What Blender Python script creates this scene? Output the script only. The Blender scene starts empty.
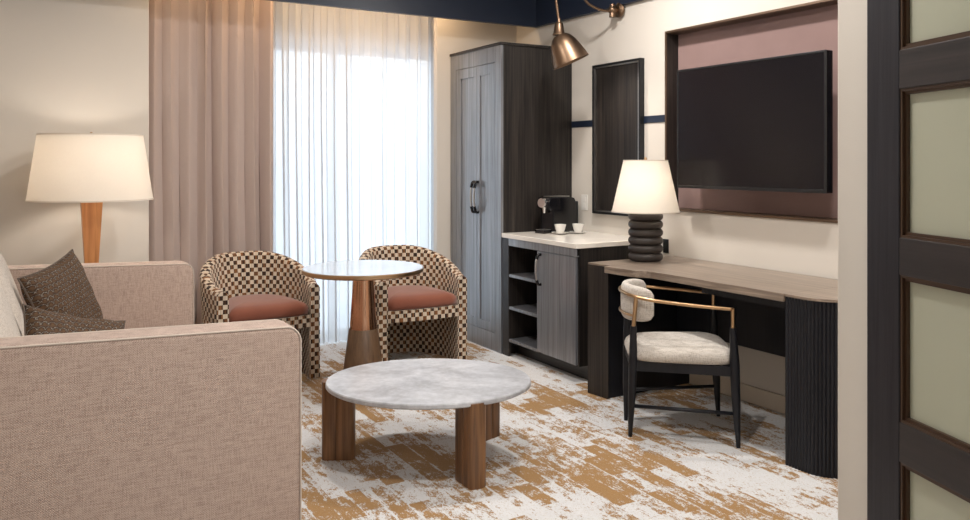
import bpy, bmesh, math, random
from mathutils import Vector, Matrix
random.seed(7)
PI = math.pi
SC = bpy.context.scene
COL = SC.collection

# ---------------------------------------------------------------- node helper
class NT:
    def __init__(s, name):
        s.m = bpy.data.materials.new(name); s.m.use_nodes = True
        s.t = s.m.node_tree; s.t.nodes.clear()
        s.out = s.t.nodes.new('ShaderNodeOutputMaterial')
    def n(s, typ, ins=None, **kw):
        nd = s.t.nodes.new('ShaderNode' + typ)
        for k, v in kw.items(): setattr(nd, k, v)
        for k, v in (ins or {}).items():
            if isinstance(v, bpy.types.NodeSocket): s.t.links.new(v, nd.inputs[k])
            else: nd.inputs[k].default_value = v
        return nd
    def math(s, op, a, b=0.0, c=0.0):
        return s.n('Math', {0: a, 1: b, 2: c}, operation=op).outputs[0]
    def coord(s, which='Object', scale=(1, 1, 1)):
        tc = s.n('TexCoord')
        return s.n('Mapping', {'Vector': tc.outputs[which], 'Scale': scale}).outputs[0]
    def noise(s, vec, scale, detail=2.0, rough=0.5, dist=0.0):
        return s.n('TexNoise', {'Vector': vec, 'Scale': scale, 'Detail': detail, 'Roughness': rough, 'Distortion': dist}).outputs[0]
    def ramp(s, fac, stops):
        r = s.n('ValToRGB', {0: fac}); el = r.color_ramp.elements
        while len(el) < len(stops): el.new(0.5)
        for e, (p, c) in zip(el, stops): e.position = p; e.color = (*c, 1)
        return r.outputs[0]
    def mixc(s, fac, a, b):
        n = s.n('Mix', data_type='RGBA')
        for idx, v in ((0, fac), (6, a), (7, b)):
            if isinstance(v, bpy.types.NodeSocket): s.t.links.new(v, n.inputs[idx])
            elif idx == 0: n.inputs[0].default_value = v
            else: n.inputs[idx].default_value = (*v, 1)
        return n.outputs[2]
    def bsdf(s, color, rough=0.5, metal=0.0, spec=0.5, bump=None, bstr=0.3, bdist=0.002, coat=0.0, sheen=0.0, coatr=0.1):
        p = s.n('BsdfPrincipled')
        def put(k, v):
            if isinstance(v, bpy.types.NodeSocket): s.t.links.new(v, p.inputs[k])
            elif isinstance(v, tuple): p.inputs[k].default_value = (*v, 1)
            else: p.inputs[k].default_value = v
        put('Base Color', color); put('Roughness', rough); put('Metallic', metal)
        put('Specular IOR Level', spec); put('Coat Weight', coat); put('Coat Roughness', coatr); put('Sheen Weight', sheen)
        if bump is not None:
            b = s.n('Bump', {'Height': bump, 'Strength': bstr, 'Distance': bdist})
            s.t.links.new(b.outputs[0], p.inputs['Normal'])
        return p.outputs[0]
    def done(s, shader):
        s.t.links.new(shader, s.out.inputs[0]); return s.m

def plain(name, color, rough=0.5, metal=0.0, spec=0.5, bump=None, coat=0.0):
    t = NT(name); v = t.coord()
    nz = t.noise(v, 9.0, 3)
    c = t.mixc(nz, tuple(q*0.93 for q in color), tuple(min(1, q*1.07) for q in color))
    b = t.noise(v, bump, 2) if bump else None
    return t.done(t.bsdf(c, rough, metal, spec, b, 0.15, 0.002, coat))

def wood(name, lo, hi, scale=(70, 70, 1.6), rough=0.45, spec=0.5, coat=0.0, mid=None, bs=0.25):
    t = NT(name); v = t.coord('Object', scale)
    a = t.noise(v, 1.0, 5, 0.6, 0.4)
    big = t.noise(t.coord('Object', tuple(q*0.13 for q in scale)), 1.0, 2)
    f = t.math('ADD', t.math('MULTIPLY', a, 0.75), t.math('MULTIPLY', big, 0.25))
    mid = mid or tuple((p+q)/2 for p, q in zip(lo, hi))
    c = t.ramp(f, [(0.36, lo), (0.5, mid), (0.64, hi)])
    r = t.math('MULTIPLY_ADD', a, 0.12, rough-0.06)
    return t.done(t.bsdf(c, r, 0, spec, a, bs, 0.0015, coat))

def weave(name, col, dark, scale=260.0, amp=1.0, sheen=0.2):
    t = NT(name)
    tc = t.n('TexCoord').outputs['Object']
    sx = t.n('SeparateXYZ', {0: tc})
    # threads : vertical along Z, horizontal along X+Y
    h = t.math('ADD', sx.outputs[0], t.math('MULTIPLY', sx.outputs[1], 0.8))
    w1 = t.math('SINE', t.math('MULTIPLY', h, scale))
    w2 = t.math('SINE', t.math('MULTIPLY', sx.outputs[2], scale))
    w = t.math('MULTIPLY', w1, w2)
    s1 = t.noise(t.coord('Object', (260, 210, 22)), 1.0, 1, 0.6)
    s2 = t.noise(t.coord('Object', (24, 24, 280)), 1.0, 1, 0.6)
    s3 = t.noise(tc, 260.0, 1)
    f = t.math('ADD', t.math('MULTIPLY', s1, 0.55), t.math('MULTIPLY', s2, 0.55))
    f = t.math('ADD', f, t.math('MULTIPLY', t.math('SUBTRACT', s3, 0.5), 0.45))
    f = t.math('ADD', f, t.math('MULTIPLY', w, 0.10*amp))
    c = t.ramp(f, [(0.36, dark), (0.60, col)])
    return t.done(t.bsdf(c, 0.9, 0, 0.15, f, 0.4, 0.002, 0, sheen))

M = {}
# walls
def wallmat(name, col):
    t = NT(name); v = t.coord()
    c = t.mixc(t.noise(v, 2.2, 3), tuple(q*0.97 for q in col), tuple(min(1, q*1.03) for q in col))
    return t.done(t.bsdf(c, 0.75, 0, 0.25, t.noise(v, 260.0, 2), 0.12, 0.002))
M['wall'] = wallmat('cream_wall_paint', (0.67, 0.625, 0.565))
M['ceil'] = wallmat('ceiling_paint', (0.72, 0.69, 0.65))
M['base'] = plain('cream_baseboard', (0.66, 0.585, 0.49), 0.5)
M['navy'] = plain('navy_paint', (0.012, 0.020, 0.042), 0.40, 0, 0.5)
# carpet
def carpet():
    t = NT('patterned_carpet'); tc = t.n('TexCoord').outputs['Object']
    warp = t.n('TexNoise', {'Vector': tc, 'Scale': 3.0, 'Detail': 1.0})
    s = t.n('SeparateXYZ', {0: tc})
    x, y = s.outputs[0], s.outputs[1]
    x = t.math('ADD', x, t.math('MULTIPLY', t.math('SUBTRACT', warp.outputs[0], 0.5), 0.012))
    i = t.math('FLOOR', t.math('DIVIDE', x, 0.090))
    r1 = t.n('TexWhiteNoise', {'W': i}, noise_dimensions='1D').outputs[0]
    yy = t.math('ADD', t.math('DIVIDE', y, 0.22), t.math('MULTIPLY', r1, 7.0))
    j = t.math('FLOOR', yy)
    cv = t.n('CombineXYZ', {0: i, 1: j, 2: 3.0}).outputs[0]
    r2 = t.n('TexWhiteNoise', {'Vector': cv}, noise_dimensions='3D').outputs[0]
    i2 = t.math('FLOOR', t.math('DIVIDE', x, 0.044))
    cv2 = t.n('CombineXYZ', {0: i2, 1: t.math('FLOOR', t.math('MULTIPLY', yy, 0.62)), 2: 9.0}).outputs[0]
    r3 = t.n('TexWhiteNoise', {'Vector': cv2}, noise_dimensions='3D').outputs[0]
    big = t.noise(tc, 1.5, 2)
    fine = t.noise(t.coord('Object', (30, 15, 1)), 1.0, 6, 0.75)
    tiny = t.noise(t.coord('Object', (160, 70, 1)), 1.0, 3, 0.8)
    fx = t.math('ABSOLUTE', t.math('SUBTRACT', t.math('FRACT', t.math('DIVIDE', x, 0.090)), 0.5))
    edge = t.math('MULTIPLY', t.math('GREATER_THAN', fx, 0.44), -0.10)
    v = t.math('ADD', t.math('MULTIPLY', r2, 0.30), t.math('MULTIPLY', r3, 0.20))
    v = t.math('ADD', v, t.math('MULTIPLY', t.math('SUBTRACT', big, 0.5), 0.9))
    v = t.math('ADD', v, t.math('MULTIPLY', t.math('SUBTRACT', fine, 0.5), 1.35))
    v = t.math('ADD', v, t.math('MULTIPLY', t.math('SUBTRACT', tiny, 0.5), 0.9))
    v = t.math('ADD', v, edge)
    m = t.n('MapRange', {0: v, 1: 0.235, 2: 0.31, 3: 0.0, 4: 1.0}).outputs[0]
    tan = t.mixc(tiny, (0.25, 0.135, 0.050), (0.44, 0.265, 0.115))
    pale = t.mixc(fine, (0.57, 0.57, 0.575), (0.77, 0.775, 0.785))
    pale = t.mixc(t.math('GREATER_THAN', tiny, 0.60), pale, (0.52, 0.46, 0.38))
    c = t.mixc(m, pale, tan)
    pile = t.noise(t.coord('Object', (420, 420, 1)), 1.0, 2)
    h = t.math('ADD', pile, t.math('MULTIPLY', m, -0.6))
    return t.done(t.bsdf(c, 0.95, 0, 0.1, h, 0.6, 0.004, 0, 0.15))
M['carpet'] = carpet()
# woods
DW_LO, DW_HI = (0.005, 0.005, 0.006), (0.040, 0.032, 0.027)
M['dwood'] = wood('dark_charcoal_oak', DW_LO, DW_HI, (85, 85, 1.7), 0.42, 0.4)
M['dwood_glare'] = wood('dark_oak_glare_fronts', (0.080, 0.086, 0.100), (0.23, 0.24, 0.265), (85, 85, 1.7), 0.30, 1.0, 0.6)  # same dark oak, lightened and blued to paint in the window glare
M['dwood_h'] = wood('dark_oak_horizontal', DW_LO, DW_HI, (85, 2.0, 85), 0.40, 0.55)
M['black'] = wood('black_stained_wood', (0.0045, 0.005, 0.008), (0.011, 0.012, 0.017), (60, 60, 2.5), 0.42, 0.35)
M['walnut'] = wood('walnut', (0.075, 0.032, 0.012), (0.25, 0.120, 0.048), (50, 50, 2.2), 0.38, 0.5)
M['orange_wood'] = wood('orange_stained_wood', (0.52, 0.20, 0.065), (0.72, 0.33, 0.12), (45, 45, 2.0), 0.4, 0.5)
M['desk_top'] = wood('grey_brown_veneer', (0.14, 0.105, 0.08), (0.34, 0.27, 0.215), (55, 2.2, 55), 0.33, 0.6)
M['door_wood'] = wood('espresso_door_wood', (0.009, 0.009, 0.013), (0.023, 0.021, 0.026), (60, 60, 2.5), 0.45, 0.3)
M['bead'] = plain('brown_glazing_bead', (0.055, 0.028, 0.015), 0.35)
M['rw'] = wood('door_rail_wood', (0.012, 0.010, 0.011), (0.030, 0.023, 0.023), (2.5, 60, 60), 0.42)
# fabric
M['sofa'] = weave('oatmeal_weave', (0.53, 0.41, 0.345), (0.33, 0.24, 0.197), 850, 2.2)
M['piping'] = plain('pale_piping', (0.72, 0.66, 0.58), 0.8)
M['sofa_lit_edge'] = plain('oatmeal_lit_edge', (0.62, 0.54, 0.47), 0.85)  # lighter than the weave, paints the window's rim light on arm edges
M['backcush'] = weave('cream_cushion_weave', (0.66, 0.60, 0.53), (0.45, 0.39, 0.33), 900)
M['chair_fab'] = weave('light_boucle', (0.58, 0.54, 0.49), (0.36, 0.32, 0.28), 1000)
def velvet(name, a, b):
    t = NT(name); v = t.coord()
    f = t.noise(v, 6.0, 4)
    return t.done(t.bsdf(t.mixc(f, a, b), 0.75, 0, 0.2, t.noise(v, 300.0, 2), 0.15, 0.001, 0, 0.5))
M['rust'] = velvet('rust_velvet', (0.15, 0.046, 0.027), (0.28, 0.088, 0.048))
M['mauve'] = velvet('mauve_wall_fabric', (0.235, 0.150, 0.138), (0.30, 0.195, 0.18))
def checker():
    t = NT('checked_upholstery'); uv = t.n('TexCoord').outputs['UV']
    S = 1/0.0275
    s = t.n('SeparateXYZ', {0: uv})
    wob = t.noise(uv, 30.0, 1)
    u = t.math('MULTIPLY', t.math('ADD', s.outputs[0], t.math('MULTIPLY', t.math('SUBTRACT', wob, 0.5), 0.004)), S)
    v = t.math('MULTIPLY', s.outputs[1], S)
    fu, fv = t.math('FLOOR', u), t.math('FLOOR', v)
    par = t.math('ABSOLUTE', t.math('MODULO', t.math('ADD', fu, fv), 2.0))
    par = t.math('GREATER_THAN', par, 0.5)
    rnd = t.n('TexWhiteNoise', {'Vector': t.n('CombineXYZ', {0: t.math('FLOOR', t.math('MULTIPLY', u, 3.0)), 1: fv}).outputs[0]}, noise_dimensions='3D').outputs[0]
    dark = t.ramp(rnd, [(0.0, (0.022, 0.012, 0.010)), (0.45, (0.06, 0.028, 0.015)), (0.62, (0.24, 0.10, 0.035)), (1.0, (0.10, 0.05, 0.025))])
    light = t.mixc(rnd, (0.52, 0.43, 0.33), (0.66, 0.57, 0.46))
    c = t.mixc(par, dark, light)
    h = t.math('ADD', t.math('MULTIPLY', par, 0.4), t.noise(uv, 700.0, 2))
    return t.done(t.bsdf(c, 0.85, 0, 0.15, h, 0.4, 0.002, 0, 0.15))
M['checker'] = checker()
def feather():
    t = NT('brown_feather_print'); uv = t.n('TexCoord').outputs['UV']
    s = t.n('SeparateXYZ', {0: uv})
    v = t.math('MULTIPLY', s.outputs[1], 16.0)
    row = t.math('FLOOR', v)
    off = t.math('MULTIPLY', t.math('MODULO', row, 2.0), 0.5)
    u = t.math('ADD', t.math('MULTIPLY', s.outputs[0], 15.0), off)
    fx = t.math('SUBTRACT', t.math('FRACT', u), 0.5)
    fy = t.math('SUBTRACT', t.math('FRACT', v), 0.15)
    d = t.math('SQRT', t.math('ADD', t.math('MULTIPLY', fx, fx), t.math('MULTIPLY', fy, fy)))
    rnd = t.noise(uv, 60.0, 2)
    d = t.math('ADD', d, t.math('MULTIPLY', t.math('SUBTRACT', rnd, 0.5), 0.6))
    c = t.ramp(d, [(0.0, (0.15, 0.085, 0.045)), (0.28, (0.085, 0.048, 0.028)), (0.38, (0.020, 0.016, 0.018)), (0.44, (0.34, 0.31, 0.27)), (0.50, (0.045, 0.03, 0.022)), (0.8, (0.12, 0.07, 0.04))])
    return t.done(t.bsdf(c, 0.8, 0, 0.2, t.noise(uv, 250.0, 2), 0.3, 0.002, 0, 0.0))
M['feather'] = feather()
M['pillow_pipe'] = plain('taupe_piping', (0.12, 0.09, 0.07), 0.8)
def cloth(name, col, trans, transp, diff):
    t = NT(name); v = t.coord('Object', (400, 400, 60))
    nz = t.noise(v, 1.0, 2)
    c = t.mixc(nz, tuple(q*0.93 for q in col), col)
    a = t.n('BsdfDiffuse', {'Color': c}).outputs[0]
    b = t.n('BsdfTranslucent', {'Color': c}).outputs[0]
    sh = t.n('MixShader', {0: trans/(trans+diff), 1: a, 2: b}).outputs[0]
    if transp > 0:
        tr = t.n('BsdfTransparent', {'Color': (1, 1, 1, 1)}).outputs[0]
        sh = t.n('MixShader', {0: transp, 1: sh, 2: tr}).outputs[0]
    return t.done(sh)
M['sheer'] = cloth('white_sheer', (0.79, 0.80, 0.82), 0.55, 0.12, 0.45)
M['drape'] = cloth('taupe_drape', (0.66, 0.545, 0.495), 0.28, 0.0, 0.72)
M['shade'] = cloth('cream_lamp_shade', (0.92, 0.88, 0.82), 0.50, 0.0, 0.50)
# metals etc
M['brass'] = plain('antique_brass', (0.52, 0.34, 0.19), 0.28, 1.0)
M['brass_dk'] = plain('aged_bronze_lamp', (0.22, 0.145, 0.095), 0.38, 1.0)
M['copper'] = plain('polished_copper', (0.66, 0.36, 0.22), 0.18, 1.0)
M['bronze'] = wood('brown_bronze', (0.10, 0.055, 0.028), (0.19, 0.11, 0.06), (60, 60, 2), 0.4, 0.5)
M['steel'] = plain('brushed_steel', (0.55, 0.54, 0.53), 0.3, 1.0)
M['chrome'] = plain('chrome', (0.8, 0.8, 0.8), 0.08, 1.0)
M['darkmetal'] = plain('dark_metal', (0.03, 0.03, 0.032), 0.35, 0.6)
M['frame_metal'] = plain('bronze_frame', (0.16, 0.105, 0.07), 0.4, 0.7)
M['screen'] = plain('tv_screen', (0.006, 0.005, 0.007), 0.22, 0, 0.3)
M['plastic'] = plain('black_plastic', (0.005, 0.005, 0.007), 0.16, 0, 0.5)
M['quartz'] = plain('white_quartz', (0.80, 0.755, 0.69), 0.18, 0, 0.5)
M['porcelain'] = plain('white_porcelain', (0.80, 0.78, 0.74), 0.15, 0, 0.5)
M['stack'] = plain('dark_turned_wood', (0.035, 0.028, 0.025), 0.45, 0, 0.5)
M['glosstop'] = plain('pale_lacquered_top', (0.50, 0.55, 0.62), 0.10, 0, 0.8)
M['window_frame'] = plain('white_window_frame', (0.62, 0.60, 0.57), 0.5)
def stone():
    t = NT('grey_stone_top'); v = t.coord()
    a = t.noise(v, 3.5, 6, 0.65, 0.6); b = t.noise(v, 22.0, 5, 0.7)
    f = t.math('ADD', t.math('MULTIPLY', a, 0.6), t.math('MULTIPLY', b, 0.4))
    c = t.ramp(f, [(0.38, (0.32, 0.325, 0.345)), (0.5, (0.46, 0.47, 0.50)), (0.62, (0.60, 0.61, 0.64))])
    return t.done(t.bsdf(c, t.math('MULTIPLY_ADD', b, 0.25, 0.22), 0, 0.5))
M['stone'] = stone()
t = NT('clear_glass')
g = t.n('BsdfGlossy', {'Color': (1, 1, 1, 1), 'Roughness': 0.02}).outputs[0]
tr = t.n('BsdfTransparent', {'Color': (0.95, 0.97, 0.97, 1)}).outputs[0]
M['glass'] = t.done(t.n('MixShader', {0: 0.06, 1: tr, 2: g}).outputs[0])
t = NT('frosted_glass'); v = t.coord('Object', (1, 1, 1))
c = t.mixc(t.noise(v, 2.0, 2), (0.60, 0.62, 0.50), (0.70, 0.71, 0.60))
a = t.n('BsdfDiffuse', {'Color': c}).outputs[0]
b = t.n('BsdfTranslucent', {'Color': c}).outputs[0]
g = t.n('BsdfGlossy', {'Color': (1, 1, 1, 1), 'Roughness': 0.25}).outputs[0]
mm = t.n('MixShader', {0: 0.5, 1: a, 2: b}).outputs[0]
M['frost'] = t.done(t.n('MixShader', {0: 0.06, 1: mm, 2: g}).outputs[0])

# ---------------------------------------------------------------- mesh helpers
def thing(name, label, cat, loc=(0, 0, 0), rotz=0.0, group=None):
    o = bpy.data.objects.new(name, None); COL.objects.link(o)
    o.location = loc; o.rotation_euler = (0, 0, rotz); o.empty_display_size = 0.1
    o['label'] = label; o['category'] = cat
    if group: o['group'] = group
    return o
def obj(name, bm, mat, parent=None, smooth=False, off=(0, 0, 0), label=None, angle=40):
    if any(off): bmesh.ops.translate(bm, verts=bm.verts, vec=-Vector(off))
    me = bpy.data.meshes.new(name); bm.to_mesh(me); bm.free()
    me.materials.append(M[mat] if isinstance(mat, str) else mat)
    if smooth:
        for p in me.polygons: p.use_smooth = True
        if angle < 180:
            try: me.set_sharp_from_angle(angle=math.radians(angle))
            except Exception: pass
    o = bpy.data.objects.new(name, me); COL.objects.link(o)
    if parent is not None: o.parent = parent
    if label: o['label'] = label
    return o
def tag(o, label, cat, group=None):
    o['label'] = label; o['category'] = cat
    if group: o['group'] = group
    return o
def struct(name, bm, mat, **kw):
    o = obj(name, bm, mat, **kw); o['kind'] = 'structure'; return o
def box(bm, x0, x1, y0, y1, z0, z1, bev=0.0, seg=2):
    r = bmesh.ops.create_cube(bm, size=1.0); vs = r['verts']
    for v in vs:
        v.co = Vector((x0 if v.co.x < 0 else x1, y0 if v.co.y < 0 else y1, z0 if v.co.z < 0 else z1))
    if bev > 0:
        es = list({e for v in vs for e in v.link_edges})
        bmesh.ops.bevel(bm, geom=es, offset=bev, segments=seg, affect='EDGES', profile=0.5)
    return bm
def B(*a, **k):
    bm = bmesh.new(); return box(bm, *a, **k)
def prism(bm, pts, z0, z1, bev=0.0, seg=2):
    lo = [bm.verts.new((x, y, z0)) for x, y in pts]; hi = [bm.verts.new((x, y, z1)) for x, y in pts]
    n = len(pts); fs = [bm.faces.new(hi), bm.faces.new(lo[::-1])]
    for i in range(n): bm.faces.new((lo[i], lo[(i+1) % n], hi[(i+1) % n], hi[i]))
    bmesh.ops.recalc_face_normals(bm, faces=bm.faces)
    if bev > 0:
        es = [e for e in bm.edges if (e.verts[0].co.z == e.verts[1].co.z)]
        bmesh.ops.bevel(bm, geom=es, offset=bev, segments=seg, affect='EDGES', profile=0.5)
    return bm
def lathe(bm, prof, n=48, c=(0, 0), caps=True):
    rings = []
    for r, z in prof:
        rings.append([bm.verts.new((c[0]+r*math.cos(2*PI*k/n), c[1]+r*math.sin(2*PI*k/n), z)) for k in range(n)])
    for a, b in zip(rings, rings[1:]):
        for k in range(n): bm.faces.new((a[k], a[(k+1) % n], b[(k+1) % n], b[k]))
    if caps:
        bm.faces.new(rings[0][::-1]); bm.faces.new(rings[-1])
    bmesh.ops.recalc_face_normals(bm, faces=bm.faces)
    return bm
def spline(pts, n=8):
    P = [Vector(p) for p in pts]; out = []
    for i in range(len(P)-1):
        p0 = P[i-1] if i else P[0]*2-P[1]; p1, p2 = P[i], P[i+1]
        p3 = P[i+2] if i+2 < len(P) else P[-1]*2-P[-2]
        for k in range(n):
            t = k/n
            out.append(0.5*((2*p1)+(p2-p0)*t+(2*p0-5*p1+4*p2-p3)*t*t+(3*p1-p0-3*p2+p3)*t**3))
    out.append(P[-1]); return out
def tube(bm, pts, rad, n=12, caps=True, closed=False):
    P = [Vector(p) for p in pts]; N = len(P)
    R = rad if isinstance(rad, (list, tuple)) else [rad]*N
    if len(R) != N: R = [R[0]+(R[-1]-R[0])*i/(N-1) for i in range(N)]
    rings = []; up = None
    for i, p in enumerate(P):
        if closed: d = P[(i+1) % N]-P[i-1]
        else: d = P[min(i+1, N-1)]-P[max(i-1, 0)]
        d.normalize()
        if up is None:
            up = Vector((0, 0, 1)) if abs(d.z) < 0.9 else Vector((1, 0, 0))
        a = d.cross(up)
        if a.length < 1e-4: a = d.cross(Vector((0, 1, 0)))
        a.normalize(); b = a.cross(d).normalized(); up = b
        rings.append([bm.verts.new(p+a*(R[i]*math.cos(2*PI*k/n))+b*(R[i]*math.sin(2*PI*k/n))) for k in range(n)])
    pairs = list(zip(rings, rings[1:]))
    if closed: pairs.append((rings[-1], rings[0]))
    for A, Bq in pairs:
        for k in range(n): bm.faces.new((A[k], A[(k+1) % n], Bq[(k+1) % n], Bq[k]))
    if caps and not closed:
        bm.faces.new(rings[0][::-1]); bm.faces.new(rings[-1])
    bmesh.ops.recalc_face_normals(bm, faces=bm.faces)
    return bm
def T(*a, **k):
    bm = bmesh.new(); return tube(bm, *a, **k)
def superq(bm, a, b, c, e1=0.35, e2=0.35, nu=40, nv=20, mat=None, uvs=False):
    def f(w, e): return math.copysign(abs(w)**e, w)
    rows = []
    for j in range(nv+1):
        ph = -PI/2+PI*j/nv; row = []
        for i in range(nu):
            th = 2*PI*i/nu
            row.append(bm.verts.new((a*f(math.cos(ph), e1)*f(math.cos(th), e2), b*f(math.cos(ph), e1)*f(math.sin(th), e2), c*f(math.sin(ph), e1))))
        rows.append(row)
    for A, Bq in zip(rows, rows[1:]):
        for i in range(nu): bm.faces.new((A[i], A[(i+1) % nu], Bq[(i+1) % nu], Bq[i]))
    bmesh.ops.remove_doubles(bm, verts=bm.verts, dist=1e-5)
    bmesh.ops.recalc_face_normals(bm, faces=bm.faces)
    if mat is not None: bmesh.ops.transform(bm, matrix=mat, verts=bm.verts)
    return bm
def rings(bm, outline, prof):
    """outline: plan points; prof: list of (scale, z) stacked rings"""
    cx = sum(p[0] for p in outline)/len(outline); cy = sum(p[1] for p in outline)/len(outline)
    R = [[bm.verts.new((cx+(x-cx)*s, cy+(y-cy)*s, z)) for x, y in outline] for s, z in prof]
    n = len(outline)
    for a, b in zip(R, R[1:]):
        for k in range(n): bm.faces.new((a[k], a[(k+1) % n], b[(k+1) % n], b[k]))
    bm.faces.new(R[0][::-1]); bm.faces.new(R[-1])
    bmesh.ops.recalc_face_normals(bm, faces=bm.faces)
    return bm

XW = 3.62      # right wall plane
# ================================================================ SETTING
struct('floor', B(-0.6, 3.82, -3.1, 6.1, -0.06, 0.0), 'carpet')
struct('ceiling', B(-0.6, 3.82, -3.1, 5.36, 2.90, 2.96), 'ceil')
bm = B(-0.6, 3.82, 5.36, 6.1, 2.75, 2.80)
struct('ceiling_pocket', bm, 'ceil')
bm = bmesh.new()
box(bm, -0.5, XW, 5.34, 5.36, 2.467, 2.90)
box(bm, -0.5, XW-0.035, 5.325, 5.34, 2.467, 2.486)
struct('trim_2', bm, 'navy')
bm = bmesh.new()
box(bm, XW-0.02, XW, -3.0, 5.34, 2.467, 2.90)
box(bm, XW-0.035, XW-0.02, -3.0, 5.325, 2.467, 2.486)
struct('trim_3', bm, 'navy')
# right wall with the television recess (Y 2.45..3.823, Z 1.073..2.213)
NY0, NY1, NZ0, NZ1 = 2.43, 3.857, 1.071, 2.222
bm = bmesh.new()
box(bm, XW, 3.80, -3.0, 6.05, 0.0, NZ0)
box(bm, XW, 3.80, -3.0, 6.05, NZ1, 2.95)
box(bm, XW, 3.80, NY1, 6.05, NZ0, NZ1)
box(bm, XW, 3.80, -3.0, NY0, NZ0, NZ1)
box(bm, 3.735, 3.80, NY0, NY1, NZ0, NZ1)
struct('wall_right', bm, 'wall')
struct('baseboard_right', B(XW-0.012, XW, 1.36, 4.0, 0.0, 0.098, bev=0.003), 'base')
bm = bmesh.new()
box(bm, XW-0.006, XW, NY1+0.012, 4.879, 1.640, 1.687)
struct('trim_1', bm, 'navy')
struct('wall_left', B(-0.6, -0.5, -3.0, 6.05, 0, 2.95), 'wall')
# stub wall behind the floor lamp, pier by the wardrobe, header and side of the window wall
struct('wall_back_left', B(-0.5, 0.731, 5.62, 6.05, 0, 2.75, bev=0.004), 'wall')
struct('wall_back_right', B(2.868, XW, 5.66, 5.72, 0, 2.75), 'wall')
WX0, WX1, WZ1 = 1.56, 3.02, 2.29
bm = bmesh.new()
box(bm, 0.731, WX0, 5.95, 6.05, 0, 2.75)
box(bm, WX0, WX1, 5.95, 6.05, WZ1, 2.75); box(bm, WX1, XW, 5.95, 6.05, 0, 2.75)
struct('wall_back', bm, 'wall')
# window
w = B(WX0, WX1, 5.97, 6.03, WZ1-0.06, WZ1)
for a in ((WX0, WX0+0.055), (WX1-0.055, WX1), (2.10, 2.15)): box(w, a[0], a[1], 5.97, 6.03, 0.06, WZ1-0.06)
box(w, WX0, WX1, 5.97, 6.03, 0.0, 0.06)
win = struct('window_1', w, 'window_frame')
obj('window_pane', B(WX0+0.05, WX1-0.05, 5.996, 6.002, 0.055, WZ1-0.055), 'glass', win)
# far room wall behind the camera with an added, unseen window for cool fill light
bm = bmesh.new()
box(bm, -0.5, XW, -3.1, -3.0, 0, 0.6); box(bm, -0.5, XW, -3.1, -3.0, 2.4, 2.95)
box(bm, -0.5, 0.3, -3.1, -3.0, 0.6, 2.4); box(bm, 2.9, XW, -3.1, -3.0, 0.6, 2.4)
struct('wall_front', bm, 'wall')
w = B(0.3, 2.9, -3.08, -3.02, 0.6, 0.66); box(w, 0.3, 2.9, -3.08, -3.02, 2.34, 2.4)
for a in ((0.3, 0.36), (1.57, 1.63), (2.84, 2.9)): box(w, a[0], a[1], -3.08, -3.02, 0.66, 2.34)
win2 = struct('fill_window', w, 'window_frame')
obj('window_pane', B(0.35, 2.85, -3.054, -3.048, 0.65, 2.35), 'glass', win2)
# partition beside the glazed door
struct('wall_partition', B(1.866, XW, 1.255, 1.345, 0, 2.95, bev=0.004), 'wall')

# ---- glazed door standing open, its free edge near the partition
DS = 0.975
ang = math.radians(20.0)
Pd = Vector((1.839, 1.241, 0))*DS
dr = bpy.data.objects.new('door_1', None); COL.objects.link(dr); dr['kind'] = 'structure'
dr.location = Pd + Vector((0.94, -0.342, 0))*0.0215; dr.rotation_euler = (0, 0, -ang - PI/2)   # local +x runs along the door towards the camera
DT, DWd = 0.045, 0.92*DS
def zpx(y): return 1.38-(y-162)*1.95/795
def zdoor(y): return 1.38-(y-162)*(1.882*DS)/795
zs = [(zdoor(50-148.5), zdoor(50)), (zdoor(89), zdoor(237.5)), (zdoor(275), zdoor(422)), (zdoor(462), zdoor(609))]
ST = 0.118*DS
stz1 = zs[0][0]+0.12
for nm, x0, x1 in (('stile', 0, ST), ('stile', DWd-ST, DWd)):
    obj(nm, B(x0, x1, -DT/2, DT/2, 0.01, stz1, bev=0.003), 'door_wood', dr)
rails = [(stz1, zs[0][0]), (zs[0][1], zs[1][0]), (zs[1][1], zs[2][0]), (zs[2][1], zs[3][0]), (zs[3][1], 0.01)]
for a, b in rails:
    obj('rail', B(ST, DWd-ST, -DT/2, DT/2, b, a, bev=0.002), 'rw', dr)
for a, b in zs:
    x0, x1 = ST, DWd-ST
    obj('glass_pane', B(x0, x1, -0.004, 0.004, b, a), 'frost', dr)
    bm = bmesh.new()
    for sy in (-1, 1):
        for wd, y0, y1 in ((0.006, 0.004, 0.019), (0.013, 0.004, 0.012)):
            ya, yb = sorted((sy*y0, sy*y1))
            box(bm, x0, x0+wd, ya, yb, b, a); box(bm, x1-wd, x1, ya, yb, b, a)
            box(bm, x0+wd, x1-wd, ya, yb, a-wd, a); box(bm, x0+wd, x1-wd, ya, yb, b, b+wd)
    obj('glazing_bead', bm, 'bead', dr)

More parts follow.
